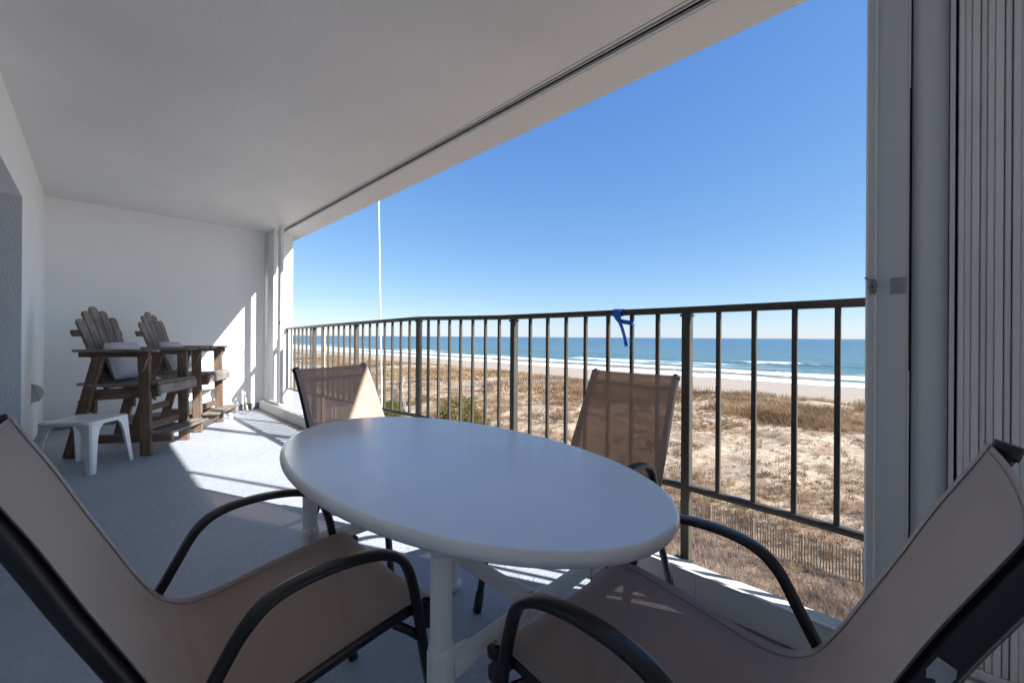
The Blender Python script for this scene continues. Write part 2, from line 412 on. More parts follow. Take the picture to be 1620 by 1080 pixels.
# railing
def rx(y): return float(np.interp(y, [-.9,0,.3,.8,3.4,4.8,7.1], [2.06,2.115,2.145,2.17,2.15,2.105,2.085]))
def rz(y): return float(np.interp(y, [-1,2.2,3.33,4.8,7.1], [0,.002,.024,-.004,-.042]))
S_ = .924
bars = [1326,1258,1193,1136,1039,997.5,960,925,894,865,838,789,767.5,747.5,728.6,711,694,678,649,636,623,611.7,600.4,589.4,579]
yb = [.221,.382,.555,.725,1.066,1.235,1.403,1.575,1.74,1.908,2.077,2.42,2.587,2.754,2.922,3.089,3.261,3.432,3.771,3.937,4.107,4.272,4.438,4.607,4.777,
      5.112,5.281,5.45,5.62,5.788,5.955,6.43,6.60,6.77,6.94,7.11,7.28,7.45]
yb += [.05,-.12,-.29,-.63,-.80]
posts = [.895,2.252,3.602,4.948,6.296,-.46]
rl = empty('balcony_railing', (2.15, 3, 0)); tag(rl, 'dark bronze metal balcony railing in front of the dunes and sea', 'railing')
O = Vector((2.15, 3, 0)); U = Vector((0, 0, 1))
def rp(y, z): return Vector((rx(y), y, z+rz(y)))-O
ys = np.linspace(-.80, 6.9, 60)
ZT, ZB = 1.245, .318
MB().sweep([rp(y, ZT) for y in ys], .026, .018, (1,0,0), 12, power=5).build('top_rail', 'rail', rl)
MB().sweep([rp(y, ZB) for y in ys], .019, .015, (1,0,0), 12, power=5).build('bottom_rail', 'rail', rl)
for y in yb:
    y *= S_; t_ = random.uniform(-.0015, .0015)
    if y > 6.9: continue
    a, b = rp(y, ZB+.012), rp(y, ZT-.014)
    MB().box(((a+b)/2+Vector((0,t_,0))), (.021, .021, (b-a).z), bev=.002).build('baluster', 'rail', rl)
for y in posts:
    y *= S_; a, b = rp(y, ZB-.62), rp(y, ZT-.012)
    p_ = MB().box((a+b)/2+Vector((.002,0,0)), (.046, .044, (b-a).z), bev=.003).build('post', 'rail', rl)
    MB().box(rp(y, -.12)-Vector((.03,0,0)), (.06, .10, .14), bev=.004).build('bracket', 'rail', p_)
    MB().box(rp(y, ZT-.028), (.056, .056, .012), bev=.002).build('weld_collar', 'rail', p_)
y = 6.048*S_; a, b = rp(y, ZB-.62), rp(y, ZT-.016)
tag(MB().box((a+b)/2+Vector((.03,.0,0)), (.04, .045, (b-a).z), bev=.003).build('post', 'tanpost', rl), 'light tan post, sunlight put into its colour')
# little wire twists on the third post
wv = [rp(3.602*S_+.03*math.cos(t)+.01, ZT+.012+.012*math.sin(t)) for t in np.linspace(0, 6, 14)]
wr = MB().sweep(wv, .0012, .0012, (1,0,0), 6).sweep([rp(3.5, ZT-.02), rp(3.49, ZT-.07), rp(3.42, ZT-.13), rp(3.33, ZT-.14)], .001, .001, (1,0,0), 6).build('twisted_wire', 'steel')
wr.location = O; tag(wr, 'loose twist of thin wire on the top rail above the middle post', 'wire')
# blue ribbon
def strip(mb, pts, wdir, wd, th=.0012):
    pts = [Vector(p) for p in pts]
    q = catmull(pts, 5); return mb.sweep(q, wd/2, th, wdir, 8, power=6)
mb = MB(); y0 = 1.225
loop = [rp(y0+.012*math.sin(t*2), ZT)+Vector((.0285*math.cos(t), 0, .021*math.sin(t))) for t in np.linspace(0, 2*math.pi, 17)]
q = [Vector((rp(y0,ZT).x+.029*math.copysign(abs(math.cos(t))**.5, math.cos(t)), y0-O.y-.012+.02*t/6, ZT+rz(y0)+.0215*math.copysign(abs(math.sin(t))**.5, math.sin(t)))) for t in np.linspace(0, 2*math.pi, 25)]
mb.sweep(q, .026, .0014, (0,1,0), 8, power=6)
c0 = rp(1.20, ZT-.03)+Vector((-.032,0,0))
mb.sweep([c0+Vector((0,.022,.025)), c0+Vector((-.002,.012,0)), c0+Vector((-.003,0,-.022))], [.024,.020,.013], .0014, (0,1,.3), 8, power=6)
strip(mb, [c0+Vector((-.002,.003,-.018)), c0+Vector((-.004,-.012,-.05)), c0+Vector((.002,-.026,-.10)), c0+Vector((.004,-.034,-.135)), c0+Vector((-.004,-.046,-.165))], (.3,1,.25), .028)
strip(mb, [c0+Vector((-.001,.002,-.02)), c0+Vector((.004,-.03,-.026)), c0+Vector((.018,-.062,-.032)), c0+Vector((.036,-.075,-.03))], (.1,.2,1), .026)
rb = mb.build('ribbon', 'blue'); rb.location = O; tag(rb, 'bright blue ribbon knotted round the top rail with a hanging tail', 'ribbon')

# half-round hose hanger on the left wall
hb = empty('hose_hanger', (XL, 5.72, .555)); tag(hb, 'small half round grey hose hanger fixed low on the left wall', 'hanger')
prof = [(0, -.085), (0, .085)] + [(.075*math.cos(t), .085*math.sin(t)) for t in np.linspace(1.4, -1.2, 14)]
def extr(mb, poly, y0, y1):
    b = len(mb.v); n_ = len(poly)
    for yy in (y0, y1): mb.v += [(p[0], yy, p[1]) for p in poly]
    mb.quad([b+i for i in range(n_)]); mb.quad([b+n_+i for i in range(n_)][::-1])
    for i in range(n_):
        j = (i+1) % n_; mb.quad([b+i, b+n_+i, b+n_+j, b+j])
    return mb
extr(MB(), prof, -.012, .012).build('disc', 'cover', hb)
MB().box((.003, 0, 0), (.006, .07, .19), bev=.002).build('back_plate', 'cover', hb)
MB().bar((.006, -.014, .08), (.05, -.014, -.078), .004, .004, (0,1,0)).build('rib', 'steel', hb)

# ------------------------------------------------------------------ oval table
TC = (.786, 1.085); TA, TB, TZ = .415, .753, .72
tb = empty('oval_table', (TC[0], TC[1], 0)); tag(tb, 'large oval white resin table in the middle of the four sling chairs', 'table')
def oval(r, z, n=96):
    out = []
    for k in range(n):
        t = 2*math.pi*k/n; e = 2/2.08; c, s_ = math.cos(t), math.sin(t)
        out.append(((TA+r)*math.copysign(abs(c)**e, c), (TB+r)*math.copysign(abs(s_)**e, s_), z))
    return out
mb = MB(); n = 96
rings = [(-.055, TZ-.020), (-.05, TZ-.029), (-.012, TZ-.031), (-.004, TZ-.028), (0, TZ-.022), (.001, TZ-.014), (-.001, TZ-.007), (-.004, TZ-.0025), (-.010, TZ-.0002), (-.014, TZ), (-.02, TZ), (-.05, TZ-.0006), (-.2, TZ-.001), (-.35, TZ-.001)]
for r, z in rings: mb.v += oval(r, z, n)
for i in range(len(rings)-1):
    for k in range(n):
        mb.quad([i*n+k, i*n+(k+1)%n, (i+1)*n+(k+1)%n, (i+1)*n+k], smooth=True)
mb.quad([(len(rings)-1)*n+k for k in range(n)]); mb.quad([k for k in range(n)][::-1])
def mat_tabletop():
    n = NT('glossy_table_top'); v = n.coord('Object', (1.6, 9, 1)); o = n.coord()
    sp = n.noise(o, 75, 3, .7)
    c = n.mix(n.ramp(n.noise(o, 3, 5, .65), [(.35,(0,0,0)),(.7,(1,1,1))]), (.78,.79,.80,1), (.86,.86,.865,1))
    c = n.mix(n.ramp(sp, [(.70,(0,0,0)),(.76,(.45,.45,.45))]), c, (.35,.32,.28,1))
    r = n.ramp(n.noise(n.coord('Object', (1,2.2,1)), 5, 6, .7, .3), [(.35,(.20,.20,.20)),(.7,(.27,.27,.27))])
    return n.fin(n.pbr(c, r, .8, nrm=n.bump(n.noise(o, 7, 3, .5), .06, .004), IOR=1.8))
MAT['tabletop'] = mat_tabletop()
mb.build('table_top', 'tabletop', tb)
LX, LY = .30, .365
for sx in (-1, 1):
    for sy in (-1, 1):
        px, py = .014+sx*LX, -.035+sy*LY
        lg = MB().lathe([(.021,.02),(.0225,.3),(.0225,.69)], (px, py, 0), 48, flute=.06).build('leg', 'resin', tb)
        MB().lathe([(.024,.0),(.030,.006),(.030,.03),(.023,.045)], (px, py, 0), 24).build('foot_cap', 'resin', lg)
        MB().lathe([(.0245,.355),(.0285,.365),(.0285,.455),(.0255,.467)], (px, py, 0), 40, flute=.04).build('fitting', 'resin', lg)
        MB().lathe([(.0225,.655),(.030,.672),(.032,.689)], (px, py, 0), 30).build('socket', 'resin', lg)
for sy in (-1, 1):
    py = -.035+sy*LY
    br = MB().lathe([(.021,-LX+.02),(.021,LX-.02)], (.014, py, .41), 40, Matrix.Rotation(R(90), 4, 'Y'), flute=.06).build('crossbar', 'resin', tb)
    for q0, q1 in ((-LX+.02, -LX+.075), (LX-.075, LX-.02), (-.05, .05)):
        MB().lathe([(.025,q0),(.0265,q0+.006),(.0265,q1-.006),(.025,q1)], (.014, py, .41), 40, Matrix.Rotation(R(90), 4, 'Y'), flute=.04).build('collar', 'resin', br)
br = MB().lathe([(.021,-LY+.02),(.021,LY-.02)], (.014, -.035, .41), 40, Matrix.Rotation(R(-90), 4, 'X'), flute=.06).build('centre_bar', 'resin', tb)
for q0, q1 in ((-LY+.02, -LY+.09), (LY-.09, LY-.02)):
    MB().lathe([(.025,q0),(.0265,q0+.006),(.0265,q1-.006),(.025,q1)], (.014, -.035, .41), 40, Matrix.Rotation(R(-90), 4, 'X'), flute=.04).build('collar', 'resin', br)

# ------------------------------------------------------------------ sling chairs; local +X is forward, Y lateral
PROF = [(-.702,.929),(-.697,.917),(-.688,.898),(-.672,.866),(-.638,.797),(-.595,.700),(-.55,.604),(-.51,.520),(-.468,.452),(-.42,.420),(-.36,.414),(-.25,.430),(-.12,.447),(-.03,.452),(0,.446),(.012,.425)]
def make_chair():
    r = empty('sling_chair')
    prof = [Vector((a, 0, b)) for a, b in PROF]; q = catmull(prof, 6)
    W = .246
    def sag(p, v):     # cloth hangs a little between the rails
        k = 1-(2*v-1)**2; return p+Vector((0,0,-.010*k)) if p.x > -.46 else p+Vector((-.012*k, 0, -.004*k))
    nq = len(q)-1
    def fn(u, v):
        i = u*nq; a = min(int(i), nq-1); p = q[a].lerp(q[a+1], i-a)
        wt = .238-.014*min(1, max(0, (p.z-.45)/.45)); s_ = sag(p, v); s_.y = (2*v-1)*wt; ed = max(0, abs(2*v-1)-.90)/.10; t_ = (q[min(a+1,nq)]-q[a]).normalized(); nn_ = Vector((-t_.z, 0, t_.x)); return s_+nn_*(.0085-.001*ed*ed)
    L_ = sum((q[i+1]-q[i]).length for i in range(nq))
    sl = MB().grid(fn, 110, 18, (L_, .45)).build('sling', 'sling', r)
    hm = MB()
    for a, b in ((0, .055), (.945, 1)):
        hm.grid(lambda u, v: fn(u, a+(b-a)*v)+Vector((.0014 if u < .5 else 0, 0, .0014)), 110, 2, (L_, .03))
    hm.grid(lambda u, v: fn(.055+.012*u, v)+Vector((.0022, 0, .001)), 1, 18, (.02, .45))
    hm.build('hem', 'hem', sl)
    path = []
    for i_, p in enumerate(q):
        t_ = (q[min(i_+1, nq)]-q[max(i_-1, 0)]).normalized(); path.append(p-Vector((-t_.z, 0, t_.x))*.011)
    nar = lambda p: .224-.014*min(1, max(0, (p.z-.45)/.45))
    for s_ in (-1, 1):
        MB().sweep([p+Vector((0, s_*nar(p), 0)) for p in path], .0120, .0160, (0,1,0), 12, power=2.6).build('side_rail', 'black', r)
        top = path[0]
        MB().sweep([top+Vector((.003, s_*.210, -.012)), top+Vector((-.002, s_*.210, .004)), top+Vector((-.004, s_*.210, .010))], [.0145,.0145,.011], .017, (0,1,0), 10, power=3).build('end_cap', 'black', r)
        y = s_*.248
        arm = [(-.475,.440),(-.455,.475),(-.425,.530),(-.395,.580),(-.36,.612),(-.31,.628),(-.24,.632),(-.165,.624),(-.11,.606),(-.075,.575),(-.052,.520),(-.036,.45),(-.018,.34),(.012,.17),(.040,.012)]
        pts = catmull([Vector((a, y+s_*(.004 if b > .55 else 0)+s_*max(0, .35-b)*.05, b)) for a, b in arm], 5)
        n_ = len(pts); aw = [float(np.interp(p.z, [0,.45,.56,.60,.64], [.013,.013,.015,.019,.019])) for p in pts]
        bw = [float(np.interp(p.z, [0,.45,.60,.64], [.0115,.0115,.010,.009])) for p in pts]
        ar = MB().sweep(pts, aw, bw, (0,1,0), 14, power=2.8).build('arm', 'black', r)
        MB().sweep([pts[-3], pts[-1], pts[-1]+Vector((.002,0,-.010))], .016, .0145, (0,1,0), 10, power=3).build('foot', 'black', ar)
        # rear leg
        yl_ = s_*.238
        rear = catmull([(-.30,yl_,.405),(-.40,yl_,.385),(-.465,yl_+s_*.004,.32),(-.53,yl_+s_*.012,.17),(-.585,yl_+s_*.02,.004)], 5)
        MB().sweep(rear, .014, .011, (0,1,0), 12, power=2.8).build('leg', 'black', r)
        MB().sweep([(-.478, y-s_*.03, .437), (-.478, y+s_*.006, .437)], .014, .02, (0,0,1), 10, power=3).build('bracket', 'black', r)
        MB().sweep([(-.026, s_*.248, .375), (-.055, s_*.238, .402), (-.085, s_*.228, .425)], .006, .010, (0,1,0), 8).build('brace', 'black', r)
    for s_ in (-1, 1): MB().sweep([(-.005, s_*.225, .430), (.026, s_*.225, .424), (.032, s_*.225, .422)], [.0155,.0155,.011], [.017,.017,.012], (0,1,0), 10, power=3).build('end_cap', 'black', r)
    MB().sweep([(-.012, -.262, .415), (-.012, .262, .415)], .012, .017, (1,0,0), 12, power=3.2).build('front_bar', 'black', r)
    MB().sweep([(-.42, -.238, .385), (-.42, .238, .385)], .010, .010, (1,0,0), 10).build('rear_bar', 'black', r)
    MB().sweep([(-.697, -.210, .868), (-.705, 0, .868), (-.697, .210, .868)], .008, .008, (1,0,0), 10).build('back_bar', 'black', r)
    return r
G = 'brown sling chairs round the oval table'
ch = make_chair()
def place(o, x, y, fx, fy, label):
    o.location = (x, y, 0); o.rotation_euler = (0, 0, math.atan2(fy, fx)); tag(o, label, 'chair', G); return o
c2, c3, c4 = copy_tree(ch), copy_tree(ch), copy_tree(ch)
place(ch, .578, 1.085, 1, 0, 'brown sling chair cut off by the left edge of the picture, nearest the left wall')
place(c2, .828, .605, .035, 1, 'brown sling chair by the shutter with a torn white sticker on its black rail')
place(c3, 1.095, 1.59, .25, -.97, 'brown sling chair at the far end of the table, its back half in sunlight')
place(c4, 1.108, .962, -1, .02, 'brown sling chair with its back against the railing, seen through to the dunes')
# torn sticker on the near rail of the right chair
t = MB(); 
pr = [Vector((a,0,b)) for a, b in PROF]; p0, p1 = pr[4].lerp(pr[5], .08), pr[5]
dn = (p1-p0).normalized(); nn = Vector((dn.z, 0, -dn.x))
ps = [p0-nn*.0, p0+dn*.035]
b0 = len(t.v)
poly = [(0,-.012),(.028,-.013),(.040,-.008),(.033,-.002),(.043,.003),(.036,.010),(.012,.012),(0,.008)]
for a, c in poly: t.v.append(tuple(Vector((-.0098,.2262,-.0048))+p0+dn*a*.65+nn*c*.7))
for a, c in poly: t.v.append(tuple(Vector((-.0098,.2250,-.0048))+p0+dn*a*.65+nn*c*.7))
k_ = len(poly); t.quad(list(range(k_))); t.quad([k_+i for i in range(k_)][::-1])
for i in range(k_): t.quad([i, (i+1)%k_, k_+(i+1)%k_, k_+i])
t.build('torn_sticker', 'white_label', c2)

# ------------------------------------------------------------------ tall adirondack chairs; +X forward
def make_tall():
    r = empty('tall_adirondack_chair')
    W = .285
    for s_ in (-1, 1):
        y = s_*W
        MB().bar((.0, y, 0), (-.02, y, .935), .036, .088, (1,0,0), .005).build('leg', 'wood', r)
        MB().bar((-.60, y*.97, 0), (-.37, y*.97, .935), .036, .085, (1,0,0), .005).build('leg', 'wood', r)
        MB().bar((-.52, y-s_*.040, .548), (.085, y-s_*.040, .580), .036, .095, (0,0,1), .005).build('seat_rail', 'wood', r)
        MB().bar((-.52, y+s_*.0, .918), (-.02, y+s_*.0, .918), .032, .045, (0,0,1), .004).build('arm_rail', 'wood', r)
        # arm board, rounded nose
        a = MB(); pts = [(-.53,-.05),(-.53,.05)]+[(.03+.07*math.sin(t), .075*math.cos(t)) for t in np.linspace(0, math.pi, 9)]
        b = len(a.v); n_ = len(pts)
        for z in (.943, .965): a.v += [(p[0], y+s_*.015+p[1], z) for p in pts]
        a.quad([b+i for i in range(n_)], [(p[0], p[1]) for p in pts]); a.quad([b+n_+i for i in range(n_)][::-1], [(p[0], p[1]) for p in pts][::-1])
        for i in range(n_):
            j = (i+1)%n_; a.quad([b+i, b+n_+i, b+n_+j, b+j], [(pts[i][0],0),(pts[i][0],.02),(pts[j][0],.02),(pts[j][0],0)])
        a.build('arm', 'wood_top', r)
        # curved arm bracket on the outside of the front leg
        br = MB(); extr(br, [(-.035,.94),(.05,.94),(.052,.90),(.030,.86),(.018,.80),(-.005,.765),(-.03,.76)], 0, s_*.034)
        o = br.build('bracket', 'wood', r); o.location = (-.01, y+s_*.019, 0)
        br = MB(); extr(br, [(-.06,.50),(-.20,.50),(-.17,.46),(-.06,.37)], 0, s_*.03)
        o = br.build('bracket', 'wood', r); o.location = (-.36, y-s_*.06, 0)
        MB().bar((-.56, y-s_*.036, .155), (.19, y-s_*.036, .155), .034, .075, (0,0,1), .004).build('stretcher', 'wood', r)
    MB().bar((-.53, -W, .27), (-.53, W, .27), .034, .07, (0,0,1), .004).build('rear_stretcher', 'wood', r)
    MB().bar((-.05, -W+.02, .25), (-.05, W-.02, .25), .034, .07, (0,0,1), .004).build('front_stretcher', 'wood', r)
    for x in (.175, .09):
        MB().bar((x, -W-.03, .205), (x, W+.03, .205), .078, .024, (0,0,1), .004).build('footrest_slat', 'wood_top', r)
    # contoured seat slats
    xs = np.linspace(-.50, .06, 8)
    for i, x in enumerate(xs):
        z = .605+.022*((x+.22)/.28)**2*(1 if x > -.22 else .9)+.0
        MB().bar((x, -W-.012, z+.03), (x, W+.012, z+.03), .070, .022, (-.10*(x+.22), 0, 1), .004).build('seat_slat', 'wood_top', r)
    MB().bar((.098, -W-.015, .60), (.098, W+.015, .60), .022, .088, (0,0,1), .004).build('seat_front', 'wood_top', r)
    # fan back
    base, top = Vector((-.38, 0, .60)), Vector((-.63, 0, 1.36))
    n_ = (top-base).normalized(); hs = [.84, .94, 1.0, .955, .875]
    for i in range(5):
        k = i-2; b0, b1 = Vector((0, k*.082, 0))+base, base+n_*((top-base).length*hs[i])+Vector((-.02*abs(k)*0, k*.099, 0))
        x = (b1-b0).normalized(); yv = Vector((0,1,0)); yv = (yv-x*yv.dot(x)).normalized(); zv = x.cross(yv)
        Lb = (b1-b0).length; m_ = MB(); wd0, wd1 = .036, .0435
        out = [(0,-wd0),(0,wd0)]+[(Lb-.04+.04*math.sin(t), wd1*math.cos(t)) for t in np.linspace(.0, math.pi, 9)]
        b = len(m_.v); nn_ = len(out)
        for hh in (-.010, .010): m_.v += [tuple(b0+x*p[0]+yv*p[1]+zv*hh) for p in out]
        m_.quad([b+j for j in range(nn_)][::-1], [(p[0],p[1]) for p in out][::-1]); m_.quad([b+nn_+j for j in range(nn_)], [(p[0],p[1]) for p in out])
        for j in range(nn_):
            j2 = (j+1)%nn_; m_.quad([b+j, b+nn_+j, b+nn_+j2, b+j2][::-1], [(out[j][0],0)]*4)
        m_.build('back_slat', 'wood_top', r)
    for t_, wd in ((.14,.26), (.68,.285)):
        c = base.lerp(top, t_)+Vector((-.026, 0, -.008))
        MB().bar(c+Vector((0,-wd,0)), c+Vector((0,wd,0)), .055, .03, (-.95,0,-.3), .004).build('back_rail', 'wood', r)
    return r
def pillow(loc, rz, label, tilt):
    r = MB()
    def fn(sgn):
        def g(u, v):
            x, y = 2*u-1, 2*v-1; k = max(0, (1-x**4)*(1-y**4))**.45
            pin = 1-.07*(x*x*y*y)
            nz = .006*math.sin(7*x+2*y)*math.cos(5*y)
            return Vector((sgn*(.058*k+nz*k), y*.215*pin*(1-.05*(1-x*x)), x*.185*pin*(1-.05*(1-y*y))))
        return g
    r.grid(fn(1), 16, 16, (1.4,1.4)); r.grid(fn(-1), 16, 16, (1.4,1.4))
    o = r.build('pillow', 'pillow'); o.matrix_world = Matrix.Translation(loc) @ Matrix.Rotation(rz, 4, 'Z') @ Matrix.Rotation(tilt, 4, 'Y')
    return tag(o, label, 'pillow', 'striped pillows on the tall wooden chairs')
t1 = make_tall(); t2 = copy_tree(t1)
GT = 'tall weathered wooden chairs by the end wall'
for o, (x, y), (fx, fy), lab, plab in ((t1, (.495, 5.19), (.82, -.57), 'weathered tall wooden armchair standing wholly in shade right behind the white stool', 'plump striped pillow standing upright in the shaded tall chair'),
                              (t2, (.96, 5.98), (.86, -.50), 'weathered tall wooden armchair farther back, its front legs and footrest catching the sun', 'slumped striped pillow in the farther tall chair beside the sunlit wall')):
    o.location = (x, y, 0); a = math.atan2(fy, fx); o.rotation_euler = (0,0,a); tag(o, lab, 'chair', GT)
    M_ = Matrix.Translation((x, y, 0)) @ Matrix.Rotation(a, 4, 'Z')
    pillow(M_ @ Vector((-.335, -.02, .855)), a, plab, R(-16 if o is t1 else -24))

# ------------------------------------------------------------------ plastic stools
def make_stool():
    r = empty('plastic_stool'); hw = .20; zt = .41
    def rr(rad, h, z, n=8):
        out = []
        for cx, cy, a0 in ((1,1,0),(-1,1,90),(-1,-1,180),(1,-1,270)):
            for k in range(n+1):
                t = R(a0+90*k/n); out.append((cx*(h-rad)+rad*math.cos(t), cy*(h-rad)+rad*math.sin(t), z))
        return out
    m_ = MB(); rings = [(.02, hw-.03, zt-.03), (.055, hw-.004, zt-.032), (.06, hw, zt-.026), (.058, hw-.003, zt-.006), (.05, hw-.012, zt), (.04, hw-.03, zt-.001)]
    n_ = 36
    for a, h, z in rings: m_.v += rr(a, h, z)
    for i in range(len(rings)-1):
        for k in range(n_): m_.quad([i*n_+k, i*n_+(k+1)%n_, (i+1)*n_+(k+1)%n_, (i+1)*n_+k], smooth=True)
    m_.quad([(len(rings)-1)*n_+k for k in range(n_)]); m_.quad(list(range(n_))[::-1])
    m_.build('stool_top', 'resin', r)
    for sx in (-1, 1):
        for sy in (-1, 1):
            l = MB(); steps = 14; half = []
            for i in range(steps+1):
                t = i/steps; z = (zt-.012)*(1-t); off = hw-.014+.028*t**1.2
                wd = float(np.interp(t, [0,.12,.35,1], [.15,.085,.062,.042])); c = Vector((sx*off, sy*off, z))
                ring = [Vector((-sx*wd, 0, 0)), Vector((-sx*.012, sy*.0, 0)), Vector((0, -sy*.012, 0)), Vector((0, -sy*wd, 0)), Vector((-sx*.008, -sy*wd, 0)), Vector((-sx*.018, -sy*.018, 0)), Vector((-sx*wd, -sy*.008, 0))]
                l.v += [tuple(c+v_) for v_ in ring]
            for i in range(steps):
                for k in range(7): l.quad([i*7+k, i*7+(k+1)%7, (i+1)*7+(k+1)%7, (i+1)*7+k], smooth=False)
            l.quad([steps*7+k for k in range(7)])
            l.build('leg', 'resin', r)
    return r
s1 = make_stool(); s2 = copy_tree(s1)
s1.location = (-.05, 4.86, 0); s1.rotation_euler = (0,0,R(52)); tag(s1, 'low white plastic stool standing in the shade beside the left wall', 'stool', 'white plastic stools')
s2.location = (1.02, 6.50, 0); s2.rotation_euler = (0,0,R(15)); tag(s2, 'white plastic stool in sunlight half hidden behind the farther tall chair', 'stool', 'white plastic stools')
stk = MB().bar((1.482, 6.53, 0.0), (1.525, 6.975, .335), .045, .016, (1,0,0), .002).build('timber_batten', 'palewood')
tag(stk, 'short pale timber batten leaning on the far wall in the sun', 'batten')

# unseen slender uprights added off to the right to cast the floor's shadow lines
for (x, y, r_, zb, lab) in ((2.62, -.46, .02, -8.6, 'thin white upright added out of frame to cast a shadow line on the floor'),):
    p_ = MB().lathe([(r_, zb), (r_, 6.5)], (x, y, 0), 16).build('shadow_pole', 'rope'); tag(p_, lab, 'pole')
p_ = MB().lathe([(.05, -8.6), (.045, 7.5), (.02, 7.9)], (4.05, -.95, 0), 16).build('shadow_mast', 'rope'); tag(p_, 'slim white mast added out of frame beyond the near shutter to cast a floor shadow', 'mast')  # unseen mast, added only for the shadow it throws on the floor

# ------------------------------------------------------------------ terrain
def hash_noise(x, y, s, seed=0):
    """smooth value noise"""
    x = np.asarray(x, float)/s; y = np.asarray(y, float)/s
    xi, yi = np.floor(x).astype(int), np.floor(y).astype(int); fx, fy = x-xi, y-yi
    fx, fy = fx*fx*(3-2*fx), fy*fy*(3-2*fy)
    def h(a, b):
        v = (a*374761393+b*668265263+seed*1442695041) & 0xffffffff
        v = ((v ^ (v >> 13))*1274126177) & 0xffffffff
        return ((v ^ (v >> 16)) & 0xffff)/65535.0
    return (h(xi,yi)*(1-fx)+h(xi+1,yi)*fx)*(1-fy)+(h(xi,yi+1)*(1-fx)+h(xi+1,yi+1)*fx)*fy
def ground(x, y):
    x = np.asarray(x, float); y = np.asarray(y, float)
    base = np.interp(x, [-5, 25, 50, 60, 70, 80, 95, 121, 127, 135, 139, 144, 149, 180, 260], [-8.4,-8.4,-8.45,-8.2,-8.0,-8.7,-9.35,-10.18,-10.44,-10.46,-10.33,-10.31,-10.55,-11.6,-14])
    amp = np.interp(x, [0, 30, 72, 84, 400], [.10,.55,.60,.06,.05])
    return base+amp*(hash_noise(x, y, 9, 1)-.5)*1.2+amp*.7*(hash_noise(x, y, 3.2, 2)-.5)+amp*.25*(hash_noise(x, y, 1.1, 3)-.5)
def np_mesh(name, V, F, mat, col=None, smooth=False):
    me = bpy.data.meshes.new(name); k = F.shape[1]
    me.vertices.add(len(V)); me.vertices.foreach_set('co', np.asarray(V, np.float32).ravel())
    me.loops.add(F.size); me.loops.foreach_set('vertex_index', F.astype(np.int32).ravel())
    me.polygons.add(len(F)); me.polygons.foreach_set('loop_start', np.arange(0, F.size, k, dtype=np.int32))
    me.polygons.foreach_set('loop_total', np.full(len(F), k, np.int32))
    if smooth: me.polygons.foreach_set('use_smooth', np.ones(len(F), bool))
    me.update(calc_edges=True)
    if col is not None:
        a = me.attributes.new('tone', 'FLOAT', 'POINT'); a.data.foreach_set('value', np.asarray(col, np.float32))
    me.materials.append(MAT[mat]); o = bpy.data.objects.new(name, me); C.objects.link(o); return o
def grid_mesh(name, xs, ys, fn, mat):
    X, Y = np.meshgrid(xs, ys, indexing='ij'); Z = fn(X, Y); nx, ny = X.shape
    V = np.stack([X, Y, Z], -1).reshape(-1, 3); i, j = np.meshgrid(np.arange(nx-1), np.arange(ny-1), indexing='ij')
    a = (i*ny+j).ravel(); F = np.stack([a, a+ny, a+ny+1, a+1], 1); return np_mesh(name, V, F, mat, smooth=True)
def mat_sand():
    n = NT('dune_sand'); v = n.coord()
    sx = n.n('ShaderNodeSeparateXYZ'); n.l(v, sx.inputs[0])
    veg = n.noise(v, .28, 6, .68, .4); fine = n.noise(v, 2.6, 6, .72, .5); gr = n.noise(v, 9, 4, .7)
    sand = n.ramp(gr, [(.3,(.42,.335,.24)),(.6,(.52,.43,.32)),(.8,(.60,.51,.395))])
    lit = n.ramp(fine, [(.30,(.15,.10,.065)),(.55,(.27,.20,.135)),(.8,(.40,.32,.23))])
    m = n.math('ADD', n.math('MULTIPLY', veg, .9), n.math('MULTIPLY', fine, .75))
    zone = n.n('ShaderNodeMapRange'); n.l(sx.outputs[0], zone.inputs[0])
    for i_, v_ in zip(range(1, 5), (75, 81, 0, 1)): zone.inputs[i_].default_value = v_
    near = n.n('ShaderNodeMapRange'); n.l(sx.outputs[0], near.inputs[0])
    for i_, v_ in zip(range(1, 5), (18, 26, .14, 0)): near.inputs[i_].default_value = v_
    m = n.math('ADD', m, near.outputs[0])
    mask = n.ramp(m, [(.715,(0,0,0)),(.915,(1,1,1))])
    inv = n.math('SUBTRACT', 1.0, zone.outputs[0])
    c = n.mix(n.math('MULTIPLY', mask, inv), sand, lit)
    bx = n.math('ADD', sx.outputs[0], n.math('MULTIPLY', n.noise(n.coord('Object', (1,.35,1)), .10, 4, .6), 12))
    wet = n.n('ShaderNodeMapRange'); n.l(bx, wet.inputs[0])
    for i_, v_ in zip(range(1, 5), (126, 132, 0, 1)): wet.inputs[i_].default_value = v_
    c = n.mix(zone.outputs[0], c, n.ramp(n.noise(v, .6, 5, .7), [(.3,(.31,.262,.212)),(.7,(.37,.318,.26))]))
    c = n.mix(wet.outputs[0], c, (.27,.225,.18,1))
    h = n.math('ADD', n.math('MULTIPLY', n.noise(v, 1.3, 5, .65), 2.0), n.math('MULTIPLY', gr, .5))
    return n.fin(n.pbr(c, .9, .15, nrm=n.bump(h, .7, .12)))
MAT['sand'] = mat_sand()
xs = np.concatenate([np.arange(2.6, 30, .45), np.arange(30, 95, .8), np.arange(95, 180, 2.5), [190, 210, 260]])
ys = np.concatenate([np.arange(-60, -6, 3), np.arange(-6, 60, .6), np.arange(60, 160, 1.6), np.geomspace(160, 3500, 60)])
g = grid_mesh('sand_ground', xs, ys, ground, 'sand'); tag(g, kind='structure')
